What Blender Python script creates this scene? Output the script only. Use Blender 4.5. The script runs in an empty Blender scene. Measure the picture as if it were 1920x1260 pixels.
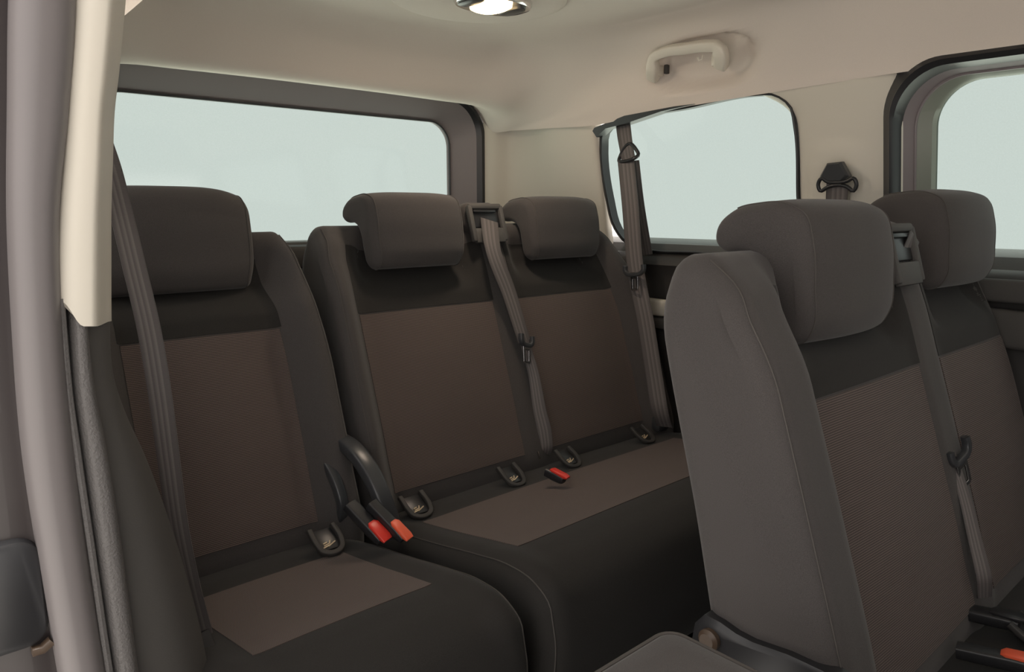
import bpy, bmesh, math, random
from mathutils import Vector, Matrix
random.seed(4)
C = bpy.context.scene.collection
PI = math.pi

# ------------------------------------------------------------------ camera, sky, exposure
CZ = 1.12; YAW = 42.0; PITCH = 9.5; FPX = 1400.0
cd = bpy.data.cameras.new('camera'); cam = bpy.data.objects.new('camera', cd); C.objects.link(cam)
cam.location = (0, 0, CZ)
cam.rotation_euler = (math.radians(90 - PITCH), 0, math.radians(-YAW))
cd.sensor_fit = 'HORIZONTAL'; cd.sensor_width = 36.0; cd.lens = 36.0 * FPX / 1920.0
cd.clip_start = 0.02
bpy.context.scene.camera = cam
w = bpy.data.worlds.new('sky'); bpy.context.scene.world = w; w.use_nodes = True
wb = w.node_tree.nodes['Background']
wb.inputs[0].default_value = (1.0, 0.95, 0.91, 1); wb.inputs[1].default_value = 1.9
sl = bpy.data.lights.new('sun', 'SUN'); sl.energy = 36; sl.angle = math.radians(12); sl.color = (1.0, .95, .88)
sun = bpy.data.objects.new('sun', sl); C.objects.link(sun); sun.rotation_euler = (math.radians(-4), math.radians(3), 0)
vs = bpy.context.scene.view_settings
vs.view_transform = 'Standard'; vs.look = 'None'; vs.exposure = 0.0; vs.gamma = 1.0
vs.use_curve_mapping = False

# ------------------------------------------------------------------ pixel -> point on a plane of the place
_a = math.radians(YAW); _p = math.radians(PITCH)
_F = Vector((math.sin(_a)*math.cos(_p), math.cos(_a)*math.cos(_p), -math.sin(_p)))
_R = Vector((math.cos(_a), -math.sin(_a), 0)); _U = _R.cross(_F)
def ray(u, v): return _F + _R*((u-960)/FPX) + _U*((630-v)/FPX)
def onY(u, v, Y): d = ray(u, v); return Vector((0, 0, CZ)) + d*(Y/d.y)
def onX(u, v, X): d = ray(u, v); return Vector((0, 0, CZ)) + d*(X/d.x)
def onZ(u, v, Z): d = ray(u, v); return Vector((0, 0, CZ)) + d*((Z-CZ)/d.z)
def onT(u, v, X0, k=0.22, z0=1.0):
    """point on the leaning upper side wall  X = X0 - k (z - z0)"""
    d = ray(u, v); s = (X0 - k*(CZ - z0))/(d.x + k*d.z)
    return Vector((0, 0, CZ)) + d*s

# ------------------------------------------------------------------ materials
def mat(name, col, rough=0.8, metal=0.0, noise=None, bump=None, spec=0.5, sheen=0.0, mottling=0.0, coat=0.0):
    m = bpy.data.materials.new(name); m.use_nodes = True; nt = m.node_tree; b = nt.nodes['Principled BSDF']
    b.inputs['Base Color'].default_value = (*col, 1); b.inputs['Roughness'].default_value = rough
    b.inputs['Metallic'].default_value = metal; b.inputs['Specular IOR Level'].default_value = spec
    b.inputs['Sheen Weight'].default_value = sheen; b.inputs['Sheen Roughness'].default_value = 0.45
    b.inputs['Coat Weight'].default_value = coat
    tc = nt.nodes.new('ShaderNodeTexCoord')
    if mottling:
        n = nt.nodes.new('ShaderNodeTexNoise'); n.inputs['Scale'].default_value = noise or 900
        n.inputs['Detail'].default_value = 2
        nt.links.new(tc.outputs['Object'], n.inputs['Vector'])
        r = nt.nodes.new('ShaderNodeMapRange'); r.inputs['From Min'].default_value = 0.3; r.inputs['From Max'].default_value = 0.7
        r.inputs['To Min'].default_value = 1 - mottling; r.inputs['To Max'].default_value = 1 + mottling
        nt.links.new(n.outputs['Fac'], r.inputs['Value'])
        mx = nt.nodes.new('ShaderNodeVectorMath'); mx.operation = 'SCALE'
        mx.inputs[0].default_value = col; nt.links.new(r.outputs[0], mx.inputs['Scale'])
        nt.links.new(mx.outputs[0], b.inputs['Base Color'])
    if bump:
        sc, st, di = bump
        n = nt.nodes.new('ShaderNodeTexNoise'); n.inputs['Scale'].default_value = sc; n.inputs['Detail'].default_value = 3
        nt.links.new(tc.outputs['Object'], n.inputs['Vector'])
        bp = nt.nodes.new('ShaderNodeBump'); bp.inputs['Strength'].default_value = st; bp.inputs['Distance'].default_value = di
        nt.links.new(n.outputs['Fac'], bp.inputs['Height']); nt.links.new(bp.outputs[0], b.inputs['Normal'])
    return m

def knit_mat(name, dark, light, rows=0.0030, cols=0.0022):
    """two-tone knit in UV metres: rows of small light stitches on a dark ground"""
    m = bpy.data.materials.new(name); m.use_nodes = True; nt = m.node_tree; b = nt.nodes['Principled BSDF']
    b.inputs['Roughness'].default_value = 0.9; b.inputs['Specular IOR Level'].default_value = 0.25
    b.inputs['Sheen Weight'].default_value = 0.10
    uv = nt.nodes.new('ShaderNodeUVMap'); sp = nt.nodes.new('ShaderNodeSeparateXYZ'); nt.links.new(uv.outputs[0], sp.inputs[0])
    def mth(op, a, bb=None, v=None):
        n = nt.nodes.new('ShaderNodeMath'); n.operation = op
        nt.links.new(a, n.inputs[0])
        if bb is not None: nt.links.new(bb, n.inputs[1])
        if v is not None: n.inputs[1].default_value = v
        return n.outputs[0]
    sy = mth('SINE', mth('MULTIPLY', sp.outputs['Y'], v=2*PI/rows))
    half = mth('MULTIPLY', mth('FLOOR', mth('DIVIDE', sp.outputs['Y'], v=rows)), v=PI)
    sx = mth('SINE', mth('ADD', mth('MULTIPLY', sp.outputs['X'], v=2*PI/cols), half))
    h = mth('ADD', mth('MULTIPLY', sy, v=0.5), mth('MULTIPLY', sx, v=0.28))
    r = nt.nodes.new('ShaderNodeMapRange'); r.inputs['From Min'].default_value = -0.35; r.inputs['From Max'].default_value = 0.6
    nt.links.new(h, r.inputs['Value'])
    mx = nt.nodes.new('ShaderNodeMix'); mx.data_type = 'RGBA'; mx.inputs[6].default_value = (*dark, 1); mx.inputs[7].default_value = (*light, 1)
    nt.links.new(r.outputs[0], mx.inputs[0]); nt.links.new(mx.outputs[2], b.inputs['Base Color'])
    bp = nt.nodes.new('ShaderNodeBump'); bp.inputs['Strength'].default_value = 0.5; bp.inputs['Distance'].default_value = 0.0006
    nt.links.new(r.outputs[0], bp.inputs['Height']); nt.links.new(bp.outputs[0], b.inputs['Normal'])
    return m

def web_mat(name, col, lite):
    """belt webbing: ribs run lengthwise, UV x across 0..1"""
    m = bpy.data.materials.new(name); m.use_nodes = True; nt = m.node_tree; b = nt.nodes['Principled BSDF']
    b.inputs['Roughness'].default_value = 0.55; b.inputs['Specular IOR Level'].default_value = 0.45
    b.inputs['Sheen Weight'].default_value = 0.1
    uv = nt.nodes.new('ShaderNodeUVMap'); sp = nt.nodes.new('ShaderNodeSeparateXYZ'); nt.links.new(uv.outputs[0], sp.inputs[0])
    cr = nt.nodes.new('ShaderNodeValToRGB'); e = cr.color_ramp; e.interpolation = 'EASE'
    e.elements[0].position = 0.0; e.elements[0].color = (*[c*0.75 for c in col], 1)
    e.elements[1].position = 1.0; e.elements[1].color = (*[c*0.75 for c in col], 1)
    for p, k in ((.08, col), (.24, lite), (.30, col), (.47, lite), (.53, col), (.70, lite), (.76, col), (.92, col)):
        q = e.elements.new(p); q.color = (*k, 1)
    nt.links.new(sp.outputs['X'], cr.inputs[0]); nt.links.new(cr.outputs[0], b.inputs['Base Color'])
    wv = nt.nodes.new('ShaderNodeMath'); wv.operation = 'MULTIPLY'; wv.inputs[1].default_value = 2*PI/0.0016
    nt.links.new(sp.outputs['Y'], wv.inputs[0]); sn = nt.nodes.new('ShaderNodeMath'); sn.operation = 'SINE'; nt.links.new(wv.outputs[0], sn.inputs[0])
    bp = nt.nodes.new('ShaderNodeBump'); bp.inputs['Strength'].default_value = 0.25; bp.inputs['Distance'].default_value = 0.0004
    nt.links.new(sn.outputs[0], bp.inputs['Height']); nt.links.new(bp.outputs[0], b.inputs['Normal'])
    return m

def glass_mat(name='window_glass', lo=(0.300, 0.360, 0.348), hi=(0.330, 0.392, 0.381)):
    m = bpy.data.materials.new(name); m.use_nodes = True; nt = m.node_tree
    nt.nodes.remove(nt.nodes['Principled BSDF']); out = nt.nodes['Material Output']
    tr = nt.nodes.new('ShaderNodeBsdfTransparent'); tr.inputs[0].default_value = (0.95, 0.965, 0.96, 1)
    n = nt.nodes.new('ShaderNodeTexNoise'); n.inputs['Scale'].default_value = 420; n.inputs['Detail'].default_value = 2
    tc = nt.nodes.new('ShaderNodeTexCoord'); nt.links.new(tc.outputs['Object'], n.inputs['Vector'])
    mx = nt.nodes.new('ShaderNodeMix'); mx.data_type = 'RGBA'
    mx.inputs[6].default_value = (*lo, 1); mx.inputs[7].default_value = (*hi, 1)
    nt.links.new(n.outputs['Fac'], mx.inputs[0]); nt.links.new(mx.outputs[2], tr.inputs[0])
    gl = nt.nodes.new('ShaderNodeBsdfGlossy'); gl.inputs['Roughness'].default_value = 0.08
    ms = nt.nodes.new('ShaderNodeMixShader'); ms.inputs[0].default_value = 0.04
    nt.links.new(tr.outputs[0], ms.inputs[1]); nt.links.new(gl.outputs[0], ms.inputs[2]); nt.links.new(ms.outputs[0], out.inputs['Surface'])
    return m

def emis(name, col, s):
    m = mat(name, col, 0.4); b = m.node_tree.nodes['Principled BSDF']
    b.inputs['Emission Color'].default_value = (*col, 1); b.inputs['Emission Strength'].default_value = s
    return m

M = dict(
    liner=mat('headliner_cloth', (0.74, 0.665, 0.60), 0.95, spec=0.2, noise=1300, mottling=0.04, bump=(1500, 0.15, 0.0006)),
    pillar=mat('beige_pillar_plastic', (0.68, 0.64, 0.555), 0.6, bump=(1800, 0.12, 0.0004)),
    handle=mat('beige_handle_plastic', (0.76, 0.71, 0.62), 0.45),
    fabric=mat('charcoal_seat_fabric', (0.077, 0.070, 0.0675), 0.95, spec=0.15, sheen=0.18, noise=1500, mottling=0.22, bump=(2200, 0.35, 0.0006)),
    black_fabric=mat('black_panel_fabric', (0.034, 0.032, 0.030), 0.95, spec=0.15, sheen=0.10, noise=1500, mottling=0.22, bump=(2200, 0.35, 0.0006)),
    knit=knit_mat('brown_knit', (0.060, 0.047, 0.042), (0.185, 0.144, 0.130)),
    piping=mat('seam_thread', (0.078, 0.070, 0.064), 0.8),
    web=web_mat('belt_webbing', (0.10, 0.088, 0.085), (0.17, 0.15, 0.145)),
    black=mat('black_plastic', (0.022, 0.022, 0.024), 0.35),
    satin=mat('satin_black_plastic', (0.05, 0.052, 0.056), 0.30),
    char=mat('charcoal_frame_plastic', (0.22, 0.19, 0.195), 0.45, bump=(1500, 0.15, 0.0004)),
    dark=mat('dark_trim_plastic', (0.040, 0.037, 0.035), 0.6, bump=(900, 0.3, 0.0006)),
    grain=mat('grained_grey_plastic', (0.125, 0.118, 0.115), 0.42, bump=(420, 0.9, 0.0012)),
    side=mat('grey_side_panel', (0.085, 0.080, 0.075), 0.7, bump=(700, 0.3, 0.0006)),
    rubber=mat('weatherstrip_rubber', (0.16, 0.145, 0.145), 0.38, bump=(300, 0.1, 0.0005)),
    body=mat('painted_door_jamb', (0.032, 0.025, 0.025), 0.35, coat=0.2),
    green=mat('green_grey_glass_edge', (0.23, 0.25, 0.21), 0.4),
    chrome=mat('chrome', (0.8, 0.8, 0.8), 0.15, metal=1.0),
    steel=mat('steel_tongue', (0.55, 0.55, 0.57), 0.25, metal=1.0),
    red=mat('red_button', (0.75, 0.045, 0.03), 0.35),
    orange=mat('orange_red_button', (0.85, 0.13, 0.06), 0.35),
    mark=mat('printed_mark', (0.60, 0.48, 0.32), 0.6),
    carpet=mat('black_carpet', (0.018, 0.018, 0.020), 1.0, spec=0.1, bump=(900, 0.8, 0.003)),
    brass=mat('brown_knob', (0.075, 0.050, 0.034), 0.4),
    glass=glass_mat(), clear=glass_mat('clear_glass', (.92, .94, .93), (.95, .97, .96)),
    asphalt=mat('asphalt', (0.15, 0.145, 0.14), 0.95, noise=60, mottling=0.2),
    bounce_slab=mat('pale_bounce_slab', (0.60, 0.58, 0.54), 0.9, noise=3, mottling=0.06),
    lamp=emis('warm_lamp_lens', (1.0, 0.72, 0.38), 9.0),
)

# ------------------------------------------------------------------ object helpers
WL = {}
def smooth(me, ang=40):
    for p in me.polygons: p.use_smooth = True
    try: me.set_sharp_from_angle(angle=math.radians(ang))
    except Exception: pass

def obj(name, vs_, fs, m, parent=None, uv=None, ang=40, mats=None, mi=None):
    """one mesh object, vertices given in world metres"""
    off = WL.get(parent.name, Vector((0, 0, 0))) if parent else Vector((0, 0, 0))
    me = bpy.data.meshes.new(name)
    me.from_pydata([tuple(Vector(v) - off) for v in vs_], [], fs)
    for mm in (mats or [m]): me.materials.append(mm)
    if mi:
        for p, k in zip(me.polygons, mi): p.material_index = k
    if uv:
        l = me.uv_layers.new(name='UVMap')
        for lo in me.loops: l.data[lo.index].uv = uv[lo.vertex_index]
    bm = bmesh.new(); bm.from_mesh(me); bmesh.ops.recalc_face_normals(bm, faces=bm.faces); bm.to_mesh(me); bm.free()
    me.validate(); smooth(me, ang)
    o = bpy.data.objects.new(name, me); C.objects.link(o)
    if parent: o.parent = parent
    WL[o.name] = off
    return o

def thing(name, label, cat, loc, group=None):
    o = bpy.data.objects.new(name, None); C.objects.link(o); o.location = loc; o.empty_display_size = 0.05
    o['label'] = label; o['category'] = cat
    if group: o['group'] = group
    WL[o.name] = Vector(loc)
    return o
def tag(o, label, cat, group=None):
    o['label'] = label; o['category'] = cat
    if group: o['group'] = group
    return o
def struct(o): o['kind'] = 'structure'; return o
def lab(o, s): o['label'] = s; return o

class G:
    """collects pieces of one mesh"""
    def __init__(s): s.v = []; s.f = []; s.uv = []; s.mi = []
    def add(s, v, f, uv=None, mi=0):
        n = len(s.v); s.v += [Vector(p) for p in v]; s.f += [tuple(i+n for i in q) for q in f]
        s.uv += uv if uv else [(0, 0)]*len(v); s.mi += [mi]*len(f); return s
    def grid(s, rows, closed_u=False, closed_v=False, cap=False, uv=None, mi=0):
        nr = len(rows); nc = len(rows[0]); v = [p for r in rows for p in r]; f = []
        for i in range(nr if closed_v else nr-1):
            for j in range(nc if closed_u else nc-1):
                a = i*nc+j; b = i*nc+(j+1) % nc; c = ((i+1) % nr)*nc+(j+1) % nc; d = ((i+1) % nr)*nc+j
                f.append((a, b, c, d))
        if cap:
            f.append(tuple(range(nc))); f.append(tuple((nr-1)*nc+j for j in range(nc)))
        return s.add(v, f, uv, mi)
    def box(s, c, sz, bev=0.003, rot=None, mi=0, seg=2):
        bm = bmesh.new(); bmesh.ops.create_cube(bm, size=1)
        for v in bm.verts: v.co = Vector((v.co.x*sz[0], v.co.y*sz[1], v.co.z*sz[2]))
        if bev: bmesh.ops.bevel(bm, geom=bm.edges[:], offset=min(bev, min(sz)*0.45), segments=seg, affect='EDGES', profile=0.5)
        R = rot or Matrix.Identity(3)
        s.add([R @ v.co + Vector(c) for v in bm.verts], [tuple(v.index for v in f.verts) for f in bm.faces], None, mi); bm.free(); return s
    def tube(s, pts, r, n=10, mi=0, closed=False):
        pts = [Vector(p) for p in pts]; rows = []; m = len(pts)
        rr = r if hasattr(r, '__len__') else [r]*m; up = None
        for i, p in enumerate(pts):
            if closed: t = (pts[(i+1) % m]-pts[i-1]).normalized()
            else: t = (pts[min(i+1, m-1)]-pts[max(i-1, 0)]).normalized()
            if up is None: up = Vector((0, 0, 1)) if abs(t.z) < 0.9 else Vector((1, 0, 0))
            a = (up - t*up.dot(t)).normalized(); b = t.cross(a); up = a
            rows.append([p+(a*math.cos(2*PI*k/n)+b*math.sin(2*PI*k/n))*rr[i] for k in range(n)])
        return s.grid(rows, closed_u=True, closed_v=closed, cap=not closed, mi=mi)
    def sweep(s, pts, side, w_, th, n=4, mi=0, nrm=None):
        """rounded-rectangle bar swept along pts; side = width direction"""
        pts = [Vector(p) for p in pts]; rows = []; m = len(pts)
        ww = w_ if hasattr(w_, '__len__') else [w_]*m; tt = th if hasattr(th, '__len__') else [th]*m
        for i, p in enumerate(pts):
            t = (pts[min(i+1, m-1)]-pts[max(i-1, 0)]).normalized(); sd = Vector(side); sd = (sd-t*sd.dot(t)).normalized(); q = t.cross(sd)
            row = []
            for k in range(20):
                a = 2*PI*k/20; c, d = math.cos(a), math.sin(a)
                e = 0.45
                row.append(p+sd*(ww[i]/2*math.copysign(abs(c)**e, c))+q*(tt[i]/2*math.copysign(abs(d)**e, d)))
            rows.append(row)
        return s.grid(rows, closed_u=True, cap=True, mi=mi)
    def make(s, name, m, parent=None, uv=False, ang=40, mats=None):
        return obj(name, s.v, s.f, m, parent, s.uv if uv else None, ang, mats, s.mi if mats else None)

def ss(x, a, b):
    t = max(0.0, min(1.0, (x-a)/(b-a))); return t*t*(3-2*t)
def crom(pts, n, closed=False):
    """smooth curve through points, n samples evenly by length"""
    pts = [Vector(p) for p in pts]; m = len(pts); dense = []
    segs = m if closed else m-1
    for i in range(segs):
        g = (lambda k: pts[k % m]) if closed else (lambda k: pts[max(0, min(m-1, k))])
        p0, p1, p2, p3 = g(i-1), g(i), g(i+1), g(i+2)
        if not closed:
            if i == 0: p0 = p1*2-p2
            if i == m-2: p3 = p2*2-p1
        # centripetal-ish: scale tangents by segment length
        L = (p2-p1).length; l0 = max((p1-p0).length, 1e-6); l1 = max((p3-p2).length, 1e-6)
        m1 = ((p1-p0)/l0*L + (p2-p1)*(l0/L if L > 0 else 1))*(L/(L+l0)) if L > 0 else p2-p1
        m2 = ((p3-p2)/l1*L + (p2-p1)*(l1/L if L > 0 else 1))*(L/(L+l1)) if L > 0 else p2-p1
        for k in range(16):
            t = k/16; t2 = t*t; t3 = t2*t
            dense.append(p1*(2*t3-3*t2+1)+m1*(t3-2*t2+t)+p2*(-2*t3+3*t2)+m2*(t3-t2))
    dense.append(pts[0].copy() if closed else pts[-1].copy())
    cum = [0]
    for a, b in zip(dense, dense[1:]): cum.append(cum[-1]+(b-a).length)
    out = []; j = 0; tot = cum[-1]
    cnt = n
    for k in range(cnt):
        s = tot*k/(n if closed else n-1)
        while j < len(cum)-2 and cum[j+1] < s: j += 1
        d = cum[j+1]-cum[j]; f = (s-cum[j])/d if d > 0 else 0
        out.append(dense[j].lerp(dense[j+1], f))
    return out

class Prof:
    def __init__(s, pts, n=112):
        s.p = [Vector((a.x, a.y)) for a in crom([(y, z, 0) for y, z in pts], n, True)]; s.n = n
        ar = sum(s.p[i].x*s.p[(i+1) % n].y-s.p[(i+1) % n].x*s.p[i].y for i in range(n))
        sg = 1 if ar > 0 else -1
        s.nm = []
        for i in range(n):
            t = s.p[(i+1) % n]-s.p[i-1]; s.nm.append(Vector((t.y, -t.x)).normalized()*sg)
        s.len = sum((s.p[(i+1) % n]-s.p[i]).length for i in range(n))
    def at(s, t):
        t = (t % 1.0)*s.n; i = int(t); f = t-i
        return s.p[i % s.n].lerp(s.p[(i+1) % s.n], f), s.nm[i % s.n].lerp(s.nm[(i+1) % s.n], f).normalized()
    def find(s, cond, key):
        best = min((i for i in range(s.n*4) if cond(*s.at(i/(4*s.n)))), key=lambda i: key(s.at(i/(4*s.n))[0]))
        return best/(4*s.n)
    def front(s, z): return s.find(lambda p, n: n.x < -0.3, lambda p: abs(p.y-z))
    def top(s, y): return s.find(lambda p, n: n.y > 0.2, lambda p: abs(p.x-y))
    def back(s, z): return s.find(lambda p, n: n.x > 0.3, lambda p: abs(p.y-z))

class Soft:
    """upholstered body: closed side profile run across x with rounded ends"""
    def __init__(s, prof, x0, x1, r, disp=None, mod=None, M4=None):
        s.pr, s.x0, s.x1, s.r, s.disp, s.mod, s.M = prof, x0, x1, r, disp, mod, M4 or Matrix.Identity(4)
    def P(s, x, t, off=0.0):
        u = min(x-s.x0, s.x1-x); d = 0
        if u < s.r: d = s.r-math.sqrt(max(0, s.r**2-(s.r-max(u, 0))**2))
        p, n = s.pr.at(t)
        e = s.disp(x, p, n) if s.disp else 0
        q = p+n*(off-d+e); v = Vector((x, q.x, q.y))
        if s.mod: v = s.mod(v)
        return s.M @ v
    def mesh(s, name, m, parent, nx=40, nt=112):
        xs = [s.x0+s.r*(1-math.cos(PI/2*k/7)) for k in range(7)]
        a, b = s.x0+s.r, s.x1-s.r
        xs += [a+(b-a)*k/nx for k in range(nx+1)]
        xs += [s.x1-s.r*(1-math.cos(PI/2*k/7)) for k in range(6, -1, -1)]
        g = G(); g.grid([[s.P(x, k/nt) for k in range(nt)] for x in xs], closed_u=True, cap=True)
        return g.make(name, m, parent, ang=60)
    def patch(s, name, m, parent, xa, xb, ta, tb, off=0.0015, nx=24, nt=40, xf=None):
        if tb < ta: tb += 1
        rows = []; uv = []
        L = s.pr.len
        js = [-1]+list(range(nt+1))+[nt+1]; iz = [-1]+list(range(nx+1))+[nx+1]
        for j in js:
            t = ta+(tb-ta)*max(0, min(nt, j))/nt; row = []
            for i in iz:
                f = max(0, min(nx, i))/nx
                lo, hi = xf((max(0, min(nt, j)))/nt) if xf else (xa, xb)
                x = lo+(hi-lo)*f
                edge = (j in (-1, nt+1)) or (i in (-1, nx+1))
                row.append(s.P(x, t, -0.003 if edge else off)); uv.append((x, t*L))
            rows.append(row)
        g = G(); g.grid(rows, uv=uv); return g.make(name, m, parent, uv=True, ang=80)
    def line(s, pts, r=0.0013, off=0.0008, n=60):
        c = crom([(x, t, 0) for x, t in pts], n)
        return [s.P(p.x, p.y, off) for p in c]

def ribbon(name, pts, side, wd, m, parent, th=0.0014, n=60, sides=None):
    """belt webbing along pts; sides: optional width direction per control point"""
    c = crom(pts, n); rows = []; uv = []; cum = 0
    sc = crom(sides, n) if sides else None
    wc = crom([(q, 0, 0) for q in wd], n) if hasattr(wd, '__len__') else None
    for i, p in enumerate(c):
        t = (c[min(i+1, n-1)]-c[max(i-1, 0)]).normalized()
        sd = Vector(sc[i] if sc else side); sd = (sd-t*sd.dot(t)).normalized(); q = t.cross(sd)
        if i: cum += (p-c[i-1]).length
        wv = wc[i].x if wc else wd
        row = []
        for k in range(9):
            f = k/8-0.5; row.append(p+sd*(f*wv)+q*(th/2)); uv.append((k/8, cum))
        for k in range(9):
            f = 0.5-k/8; row.append(p+sd*(f*wv)-q*(th/2)); uv.append((1-k/8, cum))
        rows.append(row)
    g = G(); g.grid(rows, closed_u=True, cap=True, uv=uv); return g.make(name, m, parent, uv=True, ang=50)

# ================================================================== SETTING
def lean(z, X0=1.70): return X0-0.20*(z-1.0)
XC = 0.96                                   # vehicle centre plane
def mir(p): return Vector((2*XC-p[0], p[1], p[2]))

# ---- ground out of view; pale slabs added on it to bounce daylight into the cabin
g = G(); g.add([Vector((XC+13*math.cos(2*PI*k/48), .6+13*math.sin(2*PI*k/48), -.36)) for k in range(48)], [tuple(range(48))])
gr = struct(g.make('ground', M['asphalt']))
g = G(); g.box((XC, 5.6, -.35), (9, 6.6, .02), 0); g.box((5.2, -.9, -.35), (5.2, 6.2, .02), 0); g.make('bounce_apron', M['bounce_slab'], gr)
# ---- floor
g = G(); g.box((XC, 0.65, 0.06), (1.56, 2.6, 0.04), 0.005)
struct(g.make('floor', M['carpet']))

# ---- ceiling (moulded headliner): rings from the outer edge inwards, then the flat roof
def ring(half):
    r = [Vector(p) for p in half]; l = [mir(p) for p in half]
    return list(reversed(l)) + r[1:] if abs(half[0][0]-XC) < 1e-6 else list(reversed(l)) + r
K = [ # matching control points: rear centre -> far rear corner -> far side -> front
  # R0 edge                R1 lip                   R2 mid slope              R3 roof edge            R4 roof
 ((.96,1.887,1.468),(.96,1.755,1.440),(.96,1.722,1.485),(.96,1.665,1.562),(.96,1.63,1.580)),
 ((1.15,1.887,1.469),(1.12,1.750,1.439),(1.11,1.716,1.485),(1.08,1.660,1.562),(1.07,1.63,1.580)),
 ((1.33,1.885,1.470),(1.27,1.735,1.436),(1.25,1.700,1.482),(1.215,1.645,1.560),(1.19,1.62,1.580)),
 ((1.455,1.880,1.468),(1.39,1.715,1.432),(1.365,1.680,1.478),(1.32,1.625,1.558),(1.28,1.59,1.580)),
 ((1.538,1.875,1.430),(1.475,1.680,1.427),(1.450,1.640,1.475),(1.410,1.605,1.556),(1.36,1.53,1.579)),
 ((1.574,1.850,1.368),(1.54,1.660,1.424),(1.515,1.595,1.472),(1.47,1.520,1.554),(1.41,1.45,1.578)),
 ((1.598,1.775,1.366),(1.578,1.560,1.422),(1.554,1.480,1.475),(1.515,1.400,1.548),(1.46,1.34,1.576)),
 ((1.600,1.600,1.360),(1.584,1.480,1.418),(1.574,1.400,1.475),(1.535,1.320,1.548),(1.48,1.28,1.576)),
 ((1.598,1.425,1.354),(1.584,1.380,1.418),(1.581,1.300,1.476),(1.545,1.250,1.548),(1.49,1.22,1.576)),
 ((1.602,1.310,1.364),(1.588,1.280,1.422),(1.581,1.220,1.478),(1.550,1.180,1.546),(1.49,1.15,1.576)),
 ((1.602,1.080,1.377),(1.590,1.080,1.428),(1.579,1.060,1.482),(1.550,1.040,1.545),(1.49,1.03,1.576)),
 ((1.604,.880,1.384),(1.594,.900,1.432),(1.576,.900,1.484),(1.545,.900,1.545),(1.48,.90,1.576)),
 ((1.602,.640,1.390),(1.592,.640,1.436),(1.572,.640,1.486),(1.54,.640,1.545),(1.48,.64,1.576)),
 ((1.600,.300,1.394),(1.590,.300,1.440),(1.564,.300,1.488),(1.53,.300,1.545),(1.47,.30,1.576)),
 ((1.598,-.200,1.398),(1.588,-.200,1.444),(1.570,-.200,1.490),(1.52,-.200,1.545),(1.46,-.20,1.576)),
 ((1.596,-.650,1.400),(1.586,-.650,1.446),(1.565,-.650,1.492),(1.515,-.650,1.545),(1.45,-.65,1.576)),
]
rings = []
for k in range(5):
    rings.append(crom([Vector(row[k]) for row in K], 121))
H_C = Vector((1.575, 1.085, 1.475))          # grab handle seat in the side rail
rows = []
for i in range(121):
    col = crom([rings[k][i] for k in range(5)], 40)
    end = col[-1]; cx = Vector((XC, end.y-max(0, end.y-.8)*.65, 1.584))
    for k in range(1, 9): col.append(end.lerp(cx, k/8))
    for j, p in enumerate(col):
        # moulded recess behind the grab handle
        a = (p.y-H_C.y)/0.150; b = (p.z-H_C.z+0.012)/0.062
        dd = (abs(a)**3+abs(b)**3)**(1/3)
        if j < 40 and dd < 1.0 and p.x > 1.4: col[j] = p+Vector((0.030, 0, 0.026))*ss(1-dd, 0, 0.25)
    rows.append(col)
left = [[mir(p) for p in r] for r in rows]
g = G(); g.grid(rows); g.grid(left)
o = g.make('ceiling', M['liner'], ang=70); struct(o)
bm = bmesh.new(); bm.from_mesh(o.data); bmesh.ops.remove_doubles(bm, verts=bm.verts, dist=0.0004)
bmesh.ops.recalc_face_normals(bm, faces=bm.faces); bm.to_mesh(o.data); bm.free()
CEIL = o
# outer roof skin closes the shell above the headliner
g = G(); g.grid([[Vector((x, y, 1.63-0.12*abs((x-XC)/0.82)**3 - (0.10*ss(y, 1.6, 1.96)))) for x in [XC+0.80*(k/12-1) for k in range(25)]] for y in [-0.66+2.62*k/20 for k in range(21)]])
struct(g.make('trim_9', M['body']))

g = G(); g.box((.255, .42, 1.50), (.15, 2.16, .19), .03, seg=4); struct(g.make('trim_11', M['liner']))
# ---- tailgate: window opening with deep dark frame
TY = 1.93
def loop_rect(x0, x1, z0, z1, r, y, n=12, ys=None):
    out = []
    for cx, cz, a0 in ((x1-r, z1-r, 0), (x0+r, z1-r, 90), (x0+r, z0+r, 180), (x1-r, z0+r, 270)):
        for k in range(n+1):
            a = math.radians(a0+90*k/n); z = cz+r*math.sin(a)
            out.append(Vector((cx+r*math.cos(a), y, z)))
    return out
xr = 1.465; xl = 2*XC-xr
in_ = loop_rect(xl, xr, 1.035, 1.390, 0.075, TY)
in2 = loop_rect(xl-.012, xr+.012, 1.025, 1.399, 0.08, 1.918)
mid = loop_rect(xl-.070, xr+.070, 0.99, 1.450, 0.105, 1.872)
out_ = loop_rect(xl-.098, xr+.098, 0.97, 1.462, 0.12, 1.862)
out2 = loop_rect(xl-.102, xr+.102, 0.96, 1.466, 0.12, 1.90)
glass_back = loop_rect(xl-.01, xr+.01, 1.03, 1.395, 0.08, TY+.004)
g = G(); g.add(glass_back, [tuple(range(len(glass_back)))])
w1 = struct(g.make('window_1', M['glass']))
# brown charcoal frame with black outer seal
g = G(); g.grid([[p+Vector((0, .006, 0)) for p in in_], in_, in2, mid], closed_u=True); g.make('window_frame', M['char'], w1, ang=50)
g = G(); g.grid([mid, [p.lerp(q, .5)+Vector((0, -.006, 0)) for p, q in zip(mid, out_)], out_, out2], closed_u=True); lab(g.make('seal', M['black'], w1), 'black rubber seal around the frame')
g = G(); g.tube([p+Vector((0, -.004, 0)) for p in loop_rect(xl-.002, xr+.002, 1.033, 1.3915, 0.075, TY-.002)], .0035, 8, closed=True); g.make('glass_edge', M['satin'], w1)
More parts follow.
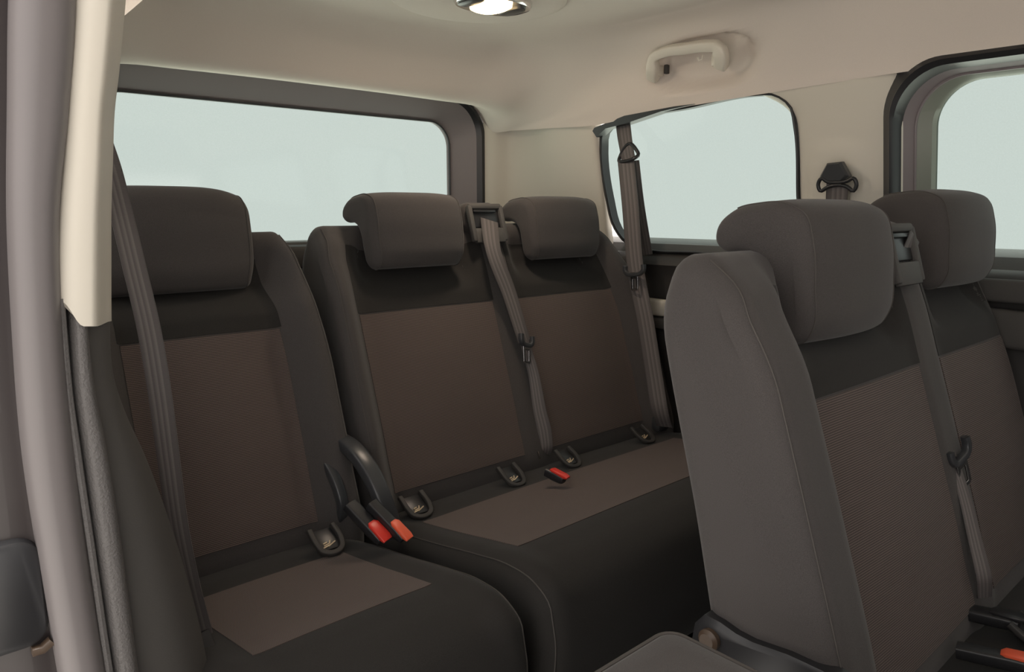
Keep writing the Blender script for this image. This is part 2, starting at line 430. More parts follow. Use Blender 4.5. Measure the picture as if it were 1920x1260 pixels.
# tailgate lower panel and back wall
g = G(); g.box((XC, 1.93, 0.55), (1.5, 0.06, 0.98), 0.01); g.box((XC, 1.885, 1.0), (1.30, .06, .06), .012)
g.grid([[p+Vector((0, .004, 0)) for p in loop_rect(xl-.09, xr+.09, .97, 1.456, 0.12, 1.895)], loop_rect(xl-.36, xr+.36, .5, 1.62, 0.12, 1.95)], closed_u=True)
struct(g.make('wall_back', M['dark']))

# ---- D pillar trims (far and near rear corners)
def dpillar(sgn, nm):
    plan = crom([(1.556, 1.90, 0), (1.558, 1.865, 0), (1.575, 1.845, 0), (1.625, 1.815, 0), (1.655, 1.74, 0), (1.668, 1.60, 0), (1.674, 1.480, 0), (1.679, 1.456, 0), (1.705, 1.452, 0)], 48)
    rows = []
    for k in range(15):
        z = 0.80+(1.392-0.80)*k/14
        r = []
        for i, p in enumerate(plan):
            dx = -0.06*max(0, z-1.2)*ss(i/47, .2, .6)+0.05*max(0, 1.15-z)*ss(i/47, .2, .6)
            wv = ss(i/47, .30, .70); q = Vector(((p.x+dx)*(1-wv)+(lean(z, 1.690)-.004+p.x-1.674)*wv, p.y, z)); r.append(q if sgn > 0 else mir(q)+Vector((-.10*ss(1.85-q.y, 0, .3), 0, 0)))
        rows.append(r)
    g = G(); g.grid(rows); return struct(g.make(nm, M['pillar'], ang=60))
dpillar(1, 'trim_1'); dpillar(-1, 'trim_2')

# ---- far side quarter window: opening outline in the leaning wall
QW = [(1.436, 1.30), (1.428, 1.332), (1.405, 1.350), (1.35, 1.362), (1.15, 1.374), (.96, 1.384), (.905, 1.378), (.870, 1.350), (.862, 1.310), (.860, 1.15), (.860, 1.07), (.88, 1.030), (.93, 1.012), (1.15, 1.012), (1.33, 1.018), (1.385, 1.036), (1.420, 1.080), (1.434, 1.15)]
def quarter(sgn, nm):
    f = (lambda p: p) if sgn > 0 else (lambda p: mir(p)+Vector((-.10, .06, 0)))
    c = crom([(0, y, z) for y, z in QW], 90, True)
    opening = [Vector((lean(p.z, 1.690), p.y, p.z)) for p in c]
    cen = Vector((0, 1.17, 1.2))
    deep = [Vector((lean(p.z, 1.722), p.y, p.z)) for p in c]
    grown = [Vector((lean(p.z, 1.724), cen.y+(p.y-cen.y)*1.015, cen.z+(p.z-cen.z)*1.02)) for p in c]
    g = G(); g.add([f(p) for p in grown], [tuple(range(90))]); w = struct(g.make(nm, M['glass'] if sgn > 0 else M['clear']))  # near pane is out of view, left untinted to let in more daylight
    wide = [Vector((lean(p.z, 1.700)+(.012 if p.y < 1.0 else 0), cen.y+(p.y-cen.y)*1.06, cen.z+(p.z-cen.z)*1.03)) for p in c]
    g = G(); g.grid([[f(p) for p in r] for r in (wide, opening, deep)], closed_u=True)
    g.tube([f(p) for p in opening], .0030, 8, closed=True)
    lab(g.make('window_seal', M['black'], w), 'thin black seal round the quarter glass')
    return w
quarter(1, 'window_2'); quarter(-1, 'window_4')

# ---- C pillar trim, far side (belt guide is mounted on it)
def cpillar():
    zs = [0.97+(1.400-0.97)*k/40 for k in range(46)]
    rows = []
    for z in zs:
        if z > 1.300: yl = .866+.085*max(0, (z-1.300)/.086)**2.4
        else: yl = .866
        yr = .638
        X = lean(min(z, 1.392), 1.695)+max(0, z-1.392)*1.0; r = []
        yl = min(yl, .96)
        sec = [(X+.036, yl+.001), (X+.012, yl-.001), (X+.001, yl-.010), (X-.006, yl-.030), (X-.010, yl-.07), (X-.012, (yl+yr)/2), (X-.010, yr+.03), (X-.004, yr+.006), (X+.01, yr-.002), (X+.04, yr-.004)]
        c = crom([(a, b, 0) for a, b in sec], 40)
        for p in c:
            # raised slider housing outline around the belt guide
            q = Vector((p.x, p.y, z)); a = abs(q.y-.765)/.062; b = (z-1.13)/.125
            e = (a**4+abs(b)**4)**.25
            if q.x < X+.002: q.x -= .005*ss(1.15-e, 0, .16)
            r.append(q)
        rows.append(r)
    g = G(); g.grid(rows); return struct(g.make('trim_3', M['pillar'], ang=60))
cpillar()

# ---- far sliding door window: nested outlines
def doorloop(X0, y1, z1, z0, r, y0=-0.45):
    out = []
    for cy, cz, a0 in ((y1-r, z1-r, 0), (y0+r, z1-r, 90), (y0+r, z0+r*.6, 180), (y1-r*.6, z0+r*.6, 270)):
        rr = r if cz > 1.2 else r*.6
        for k in range(15):
            a = math.radians(a0+90*k/14); z = cz+rr*math.sin(a)
            out.append(Vector((lean(z, X0), cy+rr*math.cos(a), z)))
    return out
L00 = doorloop(1.715, .700, 1.445, .92, .12)
L0 = doorloop(1.672, .652, 1.402, .955, .10)
L1 = doorloop(1.672, .642, 1.393, .965, .10)
L2 = doorloop(1.705, .637, 1.388, .985, .10)
L3 = doorloop(1.722, .618, 1.380, .992, .095)
L4 = doorloop(1.732, .590, 1.372, .998, .085)
L5 = doorloop(1.745, .583, 1.370, 1.000, .082)
g = G(); g.add(doorloop(1.742, .60, 1.378, .995, .085), [tuple(range(60))]); w3 = struct(g.make('window_3', M['glass']))
g = G(); g.grid([L00, L0, [p+Vector((-.006, -.004, 0)) for p in L0], L1, L2], closed_u=True); lab(g.make('window_seal', M['black'], w3), 'black rubber door seal')
g = G(); g.grid([L2, L3], closed_u=True); g.tube(L3, .003, 8, closed=True); lab(g.make('window_frame', M['char'], w3), 'brown grey door frame band')
g = G(); g.grid([L3, L4, L5], closed_u=True); lab(g.make('glass_edge', M['green'], w3), 'green grey glass border')

# ---- far wall below the windows
rows = []
prof = [(1.745, 1.045), (1.712, 1.030), (1.700, 1.006), (1.672, .992), (1.662, .975), (1.680, .955), (1.694, .93), (1.700, .85), (1.700, .70), (1.690, .45), (1.690, .05)]
for k in range(41):
    y = 1.90-2.55*k/40
    rows.append([Vector((x, y, z)) for x, z in prof])
g = G(); g.grid(rows); wr = struct(g.make('wall_right', M['dark'], ang=35))
g = G()
for y0, y1 in ((.80, 1.36),):
    g.sweep([(1.685, y1+.02, .858), (1.672, y1, .858), (1.668, (y0+y1)/2, .858), (1.672, y0, .858)], (0, 0, 1), .046, .03)
lab(g.make('armrest', M['pillar'], wr), 'beige armrest ledge on dark side panel')
g = G(); g.box((1.675, 1.08, .815), (.035, .56, .035), .012); g.make('armrest_pad', M['side'], wr)
# sliding door card with its ledge and pad
g = G()
g.sweep([(1.690, .64, .965), (1.674, .60, .968), (1.668, .3, .968), (1.668, -.4, .968)], (0, 0, 1), .045, .03)
g.sweep([(1.690, .60, .905), (1.676, .56, .900), (1.668, .3, .890), (1.668, -.4, .885)], (0, 0, 1), .075, .035)
lab(g.make('door_card', M['side'], wr), 'dark brown door trim ledge')

# ---- near side: rear wall behind the pillar, with the near quarter window above
g = G(); g.grid([[Vector((2*XC-x-.10, y, z)) for x, z in prof] for y in [1.90-.96*k/20 for k in range(21)]])
struct(g.make('wall_left', M['dark'], ang=35))

# near C pillar: light plastic cover seen edge-on
def strip(name, m, rowsdef, ny, th, par=None, stru=False, bulge=.0, ang=60):
    """vertical strip: rowsdef = [(v, uL, uR)], plane y=ny, rounded face, thickness th backwards"""
    rows = []
    ctr = crom([(float(v), float(a), float(b)) for v, a, b in rowsdef], 50)
    for c in ctr:
        A = onY(c.y, c.x, ny); B = onY(c.z, c.x, ny); r = []
        wv = (B-A)
        for k in range(13):
            f = k/12; e = 1-abs(2*f-1)**3
            r.append(A+wv*f+Vector((0, -bulge*e, 0)))
        r.append(B+Vector((.0, th, 0))); r.append(A+Vector((.0, th, 0)))
        rows.append(r)
    g = G(); g.grid(rows, closed_u=True, cap=True); return g.make(name, m, par, ang=ang)
ppts = [(-260, 150, 262), (0, 141, 236), (100, 134, 229), (200, 127, 217), (300, 121, 213), (400, 112, 210), (500, 107, 209), (560, 105, 209), (600, 117, 209), ]
def pillar_cover():
    rows = []
    lv = [(-300, 152, 264), (-150, 148, 250), (0, 141, 236), (80, 135, 229), (150, 130, 222), (200, 127, 216), (300, 120, 212), (400, 112, 209), (480, 107, 209), (540, 105, 209), (560, 105, 209.3)]
    ctr = crom([(float(v), float(a), float(b)) for v, a, b in lv], 60)
    Y0 = .78
    # lower hem: drops towards the right as in the tongue of the trim
    def hem(f): return 566 + 46*ss(f, .10, .50) - 10*ss(f, .72, 1.0)
    for c in ctr:
        r = []
        for k in range(17):
            f = k/16
            v = c.x if c.x < 480 else 480+(c.x-480)*(hem(f)-480)/80
            u = c.y+(c.z-c.y)*f
            dy = -.010*(1-abs(2*f-1)**2.5) + (.055*ss(f, .70, 1.0))
            p = onY(u, v, Y0+dy); r.append(p)
        A, B = r[0], r[-1]
        r.append(B+Vector((.002, .10, 0))); r.append(B+Vector((-.03, .12, 0))); r.append(A+Vector((0, .10, 0)))
        rows.append(r)
    g = G(); g.grid(rows, closed_u=True, cap=True); return struct(g.make('trim_4', M['pillar'], ang=50))
pillar_cover()
# rubber weatherstrip: fat bulb with a groove
struct(strip('trim_5', M['rubber'], [(-300, 40, 112), (0, 22, 142), (200, 19, 130), (400, 18, 112), (620, 28, 118), (840, 45, 138), (1050, 76, 165), (1260, 112, 198), (1420, 140, 225)], .775, .04, bulge=.014))
g = G()
c = crom([(float(v), float(u), 0) for v, u in [(-300, 96), (0, 80), (200, 72), (400, 68), (620, 78), (840, 98), (1050, 124), (1260, 162), (1420, 190)]], 60)
g.tube([onY(p.y, p.x, .770) for p in c], .006, 10)
lab(g.make('bead', M['rubber'], bpy.data.objects['trim_5']), 'raised rubber bead')
# door jamb (painted metal) outboard of the seal, with latch cover
g = G(); rows = []
for k in range(24):
    z = 1.62-1.5*k/23
    rows.append([Vector((x, y, z)) for x, y in ((-.32, .90), (-.10, .84), (.02, .805), (.08, .795), (.125, .792), (.15, .80), (.17, .84), (.175, .95))])
g.grid(rows); jam = struct(g.make('trim_6', M['body'], ang=40))
g = G(); lp = []
a = onY(-90, 1040, .79); b = onY(95, 1200, .79)
for cx, cz, a0 in ((b.x-.02, a.z-.02, 0), (a.x+.02, a.z-.02, 90), (a.x+.02, b.z+.02, 180), (b.x-.02, b.z+.02, 270)):
    for k in range(9):
        an = math.radians(a0+90*k/8); lp.append(Vector((cx+.02*math.cos(an), .796, cz+.02*math.sin(an))))
cen = sum(lp, Vector())/len(lp)
g.grid([[p+Vector((0, .02, 0)) for p in lp], lp, [cen+(p-cen)*.96+Vector((0, -.010, 0)) for p in lp], [cen+(p-cen)*.90+Vector((0, -.012, 0)) for p in lp]], closed_u=True, cap=True)
lab(g.make('latch_cover', M['black'], jam), 'rounded black latch cover on the door jamb')
g = G(); g.sweep([onY(60, 1222, .785), onY(80, 1216, .785), onY(97, 1200, .785)], (0, 1, 0), .01, .008); lab(g.make('striker', M['brass'], jam), 'small brassy striker tip')
# grained plastic trim under the pillar cover: thin lip, groove and band
tr = struct(strip('trim_7', M['grain'], [(560, 128, 166), (620, 130, 166), (740, 138, 180), (840, 152, 200), (1050, 182, 232), (1260, 212, 260), (1420, 238, 285)], .785, .06, bulge=.010))
g = G(); c = crom([(float(v), float(u), 0) for v, u in [(560, 112), (620, 117), (740, 128), (840, 142), (1050, 173), (1260, 204), (1420, 232)]], 50)
g.tube([onY(p.y, p.x, .778) for p in c], .0042, 8); g.make('lip', M['grain'], tr)
# big side panel swelling into the cabin beside the single rear seat
rows = []
cc = crom([(float(v), float(a), float(b)) for v, a, b in [(560, 160, 206), (600, 162, 206), (700, 172, 212), (780, 184, 238), (840, 196, 266), (960, 215, 312), (1080, 232, 350), (1180, 246, 376), (1260, 258, 392), (1420, 280, 420)]], 44)
for p in cc:
    A = onY(p.y, p.x, .800); B = onY(p.z, p.x, .89)
    r = [A+Vector((0, .03, 0))]
    for k in range(10):
        f = k/9; q = A.lerp(B, f); q.y -= .030*math.sin(PI*f)*(.5+.5*f); r.append(q)
    r += [B+Vector((.004, .06, 0)), Vector((.235, 1.15, B.z)), Vector((.2, 1.15, B.z))]
    rows.append(r)
g = G(); g.grid(rows, cap=False); struct(g.make('trim_8', M['side'], ang=60))

# ---- unseen panels added at the cab end to cut front light, windscreen gap left
g = G(); g.box((XC, -.68, .58), (1.60, .04, 1.06), .01); g.box((XC, -.68, 1.47), (1.60, .04, .30), .01)
g.box((.20, -.68, 1.1), (.14, .04, .6), .01); g.box((1.70, -.68, 1.1), (.14, .04, .6), .01)
struct(g.make('front_light_block', M['dark']))

# ================================================================== SEATS
def back_profile(H=.60, th=.125):
    return Prof([(0.0, -.02), (-.006, .10), (-.004, .25), (0, .40), (.004, .50), (.012, .555), (.030, H-.010), (.060, H), (.078, H-.008), (.092, H-.035), (.096, .50), (.100, .30), (.108, .10), (.104, .0), (.085, -.04), (.045, -.055), (.012, -.045)])
BP = back_profile()
def hinge(loc, tilt): return Matrix.Translation(loc) @ Matrix.Rotation(-math.radians(tilt), 4, 'X')

def backrest(name, root, x0, x1, centers, hw, Yp, Zp, tilt, taper_from, k=.34, straightL=True, center_raise=.006, parts=True, hrw=.14, upper_t=.445):
    cl = centers[0]; cr = centers[-1]
    def disp(x, p, n):
        wf = ss(-n.x, .25, .8)
        if x < cl: d = cl-x-hw; edge = cl-x0-hw
        elif x > cr: d = x-cr-hw; edge = x1-cr-hw
        else: d = min(x-cl, cr-x)-hw if len(centers) > 1 else -hw; edge = None
        b = 0
        if edge:
            b = .048*ss(d, -.012, .050)*(1-.35*ss(p.y, .42, .54))*(1-.85*ss(p.y, .52, .59))
            b -= .0
        else:
            b = center_raise*ss(d, -.01, .02)
        if d < 0.015 and edge is not None or edge is None:
            pass
        # soft padding swell of the middle, hollow behind the headrest
        m = min(abs(x-c) for c in centers)
        b += .010*(1-ss(m, .0, hw+.01))*math.sin(PI*max(0, min(1, (p.y)/.45)))
        b -= .034*ss(p.y, .42, .50)*(1-ss(m, hrw*.85, hrw*1.15))*(1-ss(p.y, .53, .585))
        # side panel slightly hollow at the back
        return b*wf
    def mod(v):
        if v.x > taper_from:
            v = Vector((taper_from+(v.x-taper_from)*(1-k*ss(v.z, .30, .60)), v.y, v.z))
        if v.x < cl and v.z > .45:
            v = Vector((cl+(v.x-cl)*(1-.10*ss(v.z, .50, .60)), v.y, v.z))
        return v
    s = Soft(BP, x0, x1, .028, disp, mod, hinge((0, Yp, Zp), tilt))
    bk = s.mesh('backrest', M['fabric'], root, nx=70)
    t_in0 = BP.front(.0); t_in1 = BP.front(upper_t); t_up1 = BP.front(.56)
    # direction of t along the front
    def pp(nm, m, a, b, z0, z1, off=.0015):
        ta, tb = BP.front(z0), BP.front(z1)
        if ta > tb: ta, tb = tb, ta
        if tb-ta > .5: ta, tb = tb, ta+1
        return s.patch(nm, m, bk, a, b, ta, tb, off)
    for c in centers:
        lab(pp('insert_panel', M['knit'], c-hw, c+hw, .02, upper_t-.05), 'brown knitted centre panel')
        lab(pp('shoulder_panel', M['black_fabric'], c-hw-.004, c+hw+.004, upper_t-.0495, .545, .0012), 'plain black panel above the knit')
    # seams down the bolster corners
    def seam(x, z0=.0, z1=.56, dx=0):
        pts = []
        for q in range(9):
            z = z0+(z1-z0)*q/8; pts.append((x+dx*q/8, BP.front(z)))
        for q in range(1, 9):
            if pts[q][1]-pts[q-1][1] > .5: pts[q] = (pts[q][0], pts[q][1]-1)
            if pts[q][1]-pts[q-1][1] < -.5: pts[q] = (pts[q][0], pts[q][1]+1)
        g = G(); g.tube(s.line(pts), .0011, 6); lab(g.make('seam', M['piping'], bk), 'raised stitched seam')
    seam(x0+.012, -.0, .585); seam(x1-.012, 0, .585)
    return s, bk

def headrest(root, cx, hw, Y, Z, zs=1.0, ys=1.0, tilt=6, posts=True, drop=.006):
    pr = Prof([(y*ys, z*zs) for y, z in [(-.014, .02), (-.012, .08), (-.002, .118), (.022, .134), (.060, .137), (.095, .131), (.118, .112), (.121, .088), (.108, .074), (.080, .070), (.056, .056), (.045, .030), (.043, -.01), (.040, -.040), (.024, -.056), (.004, -.052), (-.010, -.030)]], 96)
    def disp(x, p, n): 
        f = abs(x-cx)/hw
        return .006*(1-f*f)*ss(-n.x, .2, .9)
    def mod(v):
        # slightly narrower towards the bottom, wrapped corners
        f = (v.x-cx)/hw
        return Vector((cx+(v.x-cx)*(1-.05*ss(-v.z, -.02, .06)), v.y+.012*abs(f)**3, v.z-drop*abs(f)**4*ss(v.z, -.06, .10)))
    s = Soft(pr, cx-hw, cx+hw, .016, disp, mod, hinge((0, Y, Z), tilt))
    h = s.mesh('headrest', M['fabric'], root, nx=30)
    for sx in (cx-hw+.013, cx+hw-.013):
        ta = pr.find(lambda p, n: True, lambda p: (p-Vector((.09*ys, .131*zs))).length)
        pts = []
        for q in [(.09, .131), (.05, .137), (.015, .131), (-.006, .11), (-.013, .07), (-.014, .03), (-.012, -.01), (-.008, -.035), (.006, -.052), (.024, -.056)]:
            t = pr.find(lambda p, n: True, lambda p: (p-Vector((q[0]*ys, q[1]*zs))).length); pts.append(t)
        for i in range(1, len(pts)):
            while pts[i]-pts[i-1] > .5: pts[i] -= 1
            while pts[i]-pts[i-1] < -.5: pts[i] += 1
        g = G(); g.tube(s.line([(sx, t) for t in pts], off=.0006), .0010, 6); lab(g.make('seam', M['piping'], h), 'stitched edge seam')
    if posts:
        Mx = hinge((0, Y, Z), 14)
        for sx in (-1, 1):
            g = G(); g.tube([Mx @ Vector((cx+sx*(hw*.72), .085*ys, .080*zs)), Mx @ Vector((cx+sx*hw*.72, .070*ys, -.03))], .0062, 14)
            lab(g.make('post', M['chrome'], h), 'chrome headrest post')
            g = G(); g.tube([Mx @ Vector((cx+sx*hw*.72, .078*ys, .058*zs)), Mx @ Vector((cx+sx*hw*.72, .076*ys, .030*zs))], .012, 16)
            g.make('post_collar', M['satin'], h)
    return s, h

CUS = [(1.285, .47), (1.262, .505), (1.20, .525), (1.12, .534), (1.00, .553), (.90, .571), (.82, .582), (.765, .577), (.725, .552), (.708, .510), (.708, .44), (.725, .36), (.76, .325), (.90, .315), (1.15, .315), (1.27, .34), (1.292, .41)]
def cushion(root, x0, x1, inserts, dY=0, dZ=0, edge=.008):
    pr = Prof([(y+dY, z+dZ) for y, z in CUS], 120)
    ia = min(a for a, b in inserts); ib = max(b for a, b in inserts)
    def disp(x, p, n):
        d = max(ia-x, x-ib)
        return edge*ss(d, -.01, .04)*ss(n.y, .2, .8)*ss(1.2+dY-p.x, 0, .1) + .004*ss(n.y, .5, .9)*math.sin(min(1, max(0, (x-x0)/(x1-x0)))*PI)
    s = Soft(pr, x0, x1, .045, disp, None)
    c = s.mesh('cushion', M['black_fabric'], root, nx=50, nt=120)
    ta, tb = pr.top(1.135+dY), pr.top(.860+dY)
    if ta > tb: ta, tb = tb, ta
    for a, b in inserts: lab(s.patch('insert_panel', M['knit'], c, a, b, ta, tb, .0012), 'brown knitted cushion panel')
    for x in (x0+.018, x1-.018):
        pts = []
        for y, z in [(1.2, .525), (1.05, .545), (.9, .571), (.82, .582), (.765, .577), (.725, .552), (.708, .51), (.708, .44)]:
            t = pr.find(lambda p, n: True, lambda p: (p-Vector((y+dY, z+dZ))).length); pts.append(t)
        for i in range(1, len(pts)):
            while pts[i]-pts[i-1] > .5: pts[i] -= 1
            while pts[i]-pts[i-1] < -.5: pts[i] += 1
        g = G(); g.tube(s.line([(x, t) for t in pts]), .0011, 6); g.make('seam', M['piping'], c)
    return s, c

def anchor(par, s, x, y, z, wd=.046, dp=.055, lit=True):
    """child-seat anchor: U-shaped plastic bezel with printed mark, lying on the cushion"""
    R = Matrix.Rotation(math.radians(28), 3, 'X'); c = Vector((x, y, z+.004))
    g = G()
    path = [(-wd/2, dp/2, .004), (-wd/2, -dp*.15, .002), (-wd/2+.004, -dp*.38, 0), (-wd/2+.012, -dp/2, 0), (wd/2-.012, -dp/2, 0), (wd/2-.004, -dp*.38, 0), (wd/2, -dp*.15, .002), (wd/2, dp/2, .004)]
    g.sweep([R @ Vector(p)+c for p in crom(path, 30)], R @ Vector((0, 0, 1)), .009, .010)
    g.box(c+R @ Vector((0, .004, -.004)), (wd*.84, dp*.86, .006), .002, R, mi=1)
    # printed seat pictogram: little slanted strokes
    for a, b, l, an in ((-.008, -.013, .014, 12), (-.005, -.009, .013, 12), (.004, -.010, .018, 24), (-.007, -.005, .008, 12), (.002, -.005, .007, 60)):
        g.box(c+R @ Vector((a, b, .0)), (l, .0022, .0016), 0, R @ Matrix.Rotation(math.radians(an), 3, 'Z'), mi=2)
    return lab(g.make('child_seat_anchor', None, par, mats=[M['dark'], M['black'], M['mark']]), 'black U-shaped child seat anchor with printed mark')

def hinge_cover(root, x, Y, Z):
    g = G(); g.box((x, Y+.05, Z-.03), (.03, .14, .16), .012); g.box((x+.0, Y+.02, Z-.18), (.024, .22, .20), .01)
    return g.make('side_cover', M['dark'], root)

def base_frame(root, x0, x1, Y0, Y1, z=.30):
    g = G()
    for x in (x0+.06, x1-.06):
        g.box((x, (Y0+Y1)/2, .19), (.04, Y1-Y0-.14, .22), .01)
    g.box(((x0+x1)/2, (Y0+Y1)/2, z), (x1-x0-.1, Y1-Y0-.1, .04), .01)
    return g.make('seat_frame', M['dark'], root)

# ---- rear single seat
R1 = thing('single_car_seat', 'single dark rear seat with tall broad headrest on the left beside the pillar', 'seat', (.46, 1.1, .08))
s1, b1 = backrest('b', R1, .225, .700, [.476], .142, 1.240, .520, 17, .50, k=.13, hrw=.19)
headrest(R1, .448, .150, 1.396, 1.030, zs=1.0, ys=.78, tilt=4, drop=.022)
cs1, c1 = cushion(R1, .225, .690, [(.335, .612)], dZ=-.016)
anchor(c1, cs1, .593, 1.150, .538)
anchor(c1, cs1, .335, 1.150, .538)
base_frame(R1, .225, .69, .74, 1.26)

# ---- rear bench (two places)
R2 = thing('rear_car_bench', 'two place dark rear bench below the rear window and corner pillar', 'seat', (1.19, 1.1, .08))
s2, b2 = backrest('b', R2, .722, 1.690, [.972, 1.412], .182, 1.240, .530, 17, 1.43, k=.36, hrw=.15)
headrest(R2, .960, .124, 1.362, 1.047, zs=.86, ys=.95, tilt=6)
headrest(R2, 1.425, .128, 1.362, 1.047, zs=.84, ys=.95, tilt=6)
cs2, c2 = cushion(R2, .712, 1.690, [(.788, 1.60)], dZ=-.010)
for x, wd in ((.803, .055), (1.058, .05), (1.238, .05), (1.520, .05)): anchor(c2, cs2, x, 1.175, .538, wd*.9)
base_frame(R2, .712, 1.69, .74, 1.26)
# folded-up armrest between the single seat and the bench
g = G()
g.sweep(crom([(.684, 1.315, .668), (.684, 1.27, .680), (.686, 1.21, .674), (.688, 1.165, .650), (.692, 1.13, .61), (.698, 1.112, .565), (.702, 1.105, .53)], 26), (1, 0, 0), [.034]*26, [.022]*3+[.026]*23)
ar = lab(g.make('armrest', M['satin'], R2), 'slim black armrest folded upright')
g = G(); g.sweep(crom([(.650, 1.30, .655), (.650, 1.25, .645), (.652, 1.215, .61), (.654, 1.20, .57), (.656, 1.215, .54), (.656, 1.26, .515)], 20), (1, 0, 0), .020, .020); g.make('lever', M['satin'], ar)

# belt outlet in the top middle of a bench backrest
def belt_outlet(root, s, cx, zc, wd=.115):
    Mx = s.M
    g = G()
    # padded hump
    rows = []
    for k in range(21):
        f = k/20; a = PI*f
        rows.append(None)
    g.box(Mx @ Vector((cx, .055, zc+.012)), (wd*1.05, .125, .075), .022, Mx.to_3x3(), seg=4)
    hump = g.make('belt_housing', M['fabric'], root)
    g = G()
    y0 = -.013
    for x in (-1, 1): g.box(Mx @ Vector((cx+x*wd*.46, y0, zc-.010)), (.013, .014, .088), .004, Mx.to_3x3())
    g.box(Mx @ Vector((cx, y0, zc+.032)), (wd*.96, .014, .014), .005, Mx.to_3x3())
    g.box(Mx @ Vector((cx, y0, zc-.040)), (wd*.86, .012, .036), .003, Mx.to_3x3())
    g.make('bezel', M['side'], hump)
    g = G(); g.box(Mx @ Vector((cx, -.007, zc+.003)), (wd*.80, .010, .044), .002, Mx.to_3x3())
    g.box(Mx @ Vector((cx-.004, -.014, zc+.020)), (wd*.66, .008, .007), .002, Mx.to_3x3())
    lab(g.make('slot', M['black'], hump), 'black belt slot')
    return hump
belt_outlet(R2, s2, 1.178, .592, .105)

# ---- middle bench (second row) in the right foreground
R3 = thing('middle_car_bench', 'large two place dark bench in the right foreground', 'seat', (1.24, .2, .08))
s3, b3 = backrest('b', R3, .722, 1.665, [1.032, 1.492], .186, .312, .507, 16, 1.50, k=.30, hrw=.15)
headrest(R3, 1.018, .133, .440, 1.006, zs=.97, tilt=4)
headrest(R3, 1.490, .132, .445, 1.040, zs=.88, tilt=4)
cs3, c3 = cushion(R3, .712, 1.665, [(.85, 1.58)], dY=-.93, dZ=-.03)
base_frame(R3, .712, 1.665, -.19, .33)
belt_outlet(R3, s3, 1.222, .575, .095)
g = G(); pg3 = crom([(0, y, z) for y, z in [(.452, .652), (.40, .645), (.34, .650), (.27, .640), (.24, .56), (.235, .44), (.34, .41), (.44, .43), (.465, .55)]], 40, True)
g.grid([[Vector((.735, p.y, p.z)) for p in pg3], [Vector((.712, p.y, p.z)) for p in pg3], [Vector((.708, .37+(p.y-.37)*.96, .53+(p.z-.53)*.95)) for p in pg3]], closed_u=True, cap=True)
lab(g.make('side_cover', M['black'], R3), 'dark plastic hinge cover under the backrest side')
g = G(); g.tube([(.716, .440, .628), (.702, .440, .628), (.698, .440, .628)], [.013, .013, .009], 20); lab(g.make('knob', M['brass'], R3), 'brown tilt knob')
anchor(c3, cs3, 1.215, .235, .515)

# ---- folded near seat of the second row: only its flat back shows at the bottom edge
R4 = thing('folded_car_seat', 'dark grey folded seatback lying flat at the bottom edge beside the large bench', 'seat', (.33, .1, .08))
def plan(x0, x1, y0, y1, r, z, n=8):
    out = []
    for cx, cy, a0 in ((x1-r, y1-r, 0), (x0+r, y1-r, 90), (x0+r, y0+r, 180), (x1-r, y0+r, 270)):
        for k in range(n+1):
            a = math.radians(a0+90*k/n); out.append(Vector((cx+r*math.cos(a), cy+r*math.sin(a), z)))
    return out
g = G()
rg = [plan(.09+i_, .570-i_, -.20+i_, .402-i_, max(.020-i_*.6, .006), z_) for i_, z_ in ((.03, .600), (.008, .604), (.0, .625), (-.003, .66), (.0, .704), (.0035, .714), (.010, .7185), (.03, .7200), (.08, .7205), (.16, .7205))]
g.grid(rg, closed_u=True, cap=True)
fb = g.make('backrest', M['fabric'], R4, ang=70)
g = G(); g.tube(plan(.092, .568, -.198, .400, .019, .7135), .0026, 8, closed=True); g.make('piping', M['piping'], fb)
g = G(); g.box((.33, .1, .50), (.42, .46, .16), .03, seg=3); g.make('cushion', M['black_fabric'], R4)
g = G(); g.box((.33, .1, .25), (.36, .40, .34), .01); g.make('seat_frame', M['dark'], R4)

# ================================================================== BELTS
def tongue(par, c, side, dn, wd=.062):
    """latch plate: black moulded bar with steel tongue below"""
    side = Vector(side).normalized(); dn = Vector(dn).normalized(); nr = side.cross(dn).normalized()
    g = G(); c = Vector(c)
    pts = [c+side*(-wd/2)+dn*(-.012), c+side*(-wd/2)+dn*.002, c+side*(-wd*.36)+dn*.010, c+dn*.012, c+side*(wd*.36)+dn*.010, c+side*(wd/2)+dn*.002, c+side*(wd/2)+dn*(-.012)]
    g.sweep(crom(pts, 24), nr, .012, .011)
    t = g.make('latch_plate', M['satin'], par)
    g = G(); a = c+dn*.016
    for sx in (-1, 1): g.sweep([a+side*sx*.010, a+side*sx*.010+dn*.020, a+side*sx*.0095+dn*.036], side, .007, .003)
    g.sweep([a+side*(-.010)+dn*.036, a+side*(.010)+dn*.036], nr, .003, .006)
    g.sweep([a+side*(-.010)+dn*.004, a+side*(.010)+dn*.004], nr, .003, .010)
    lab(g.make('tongue', M['steel'], par), 'shiny steel tongue')

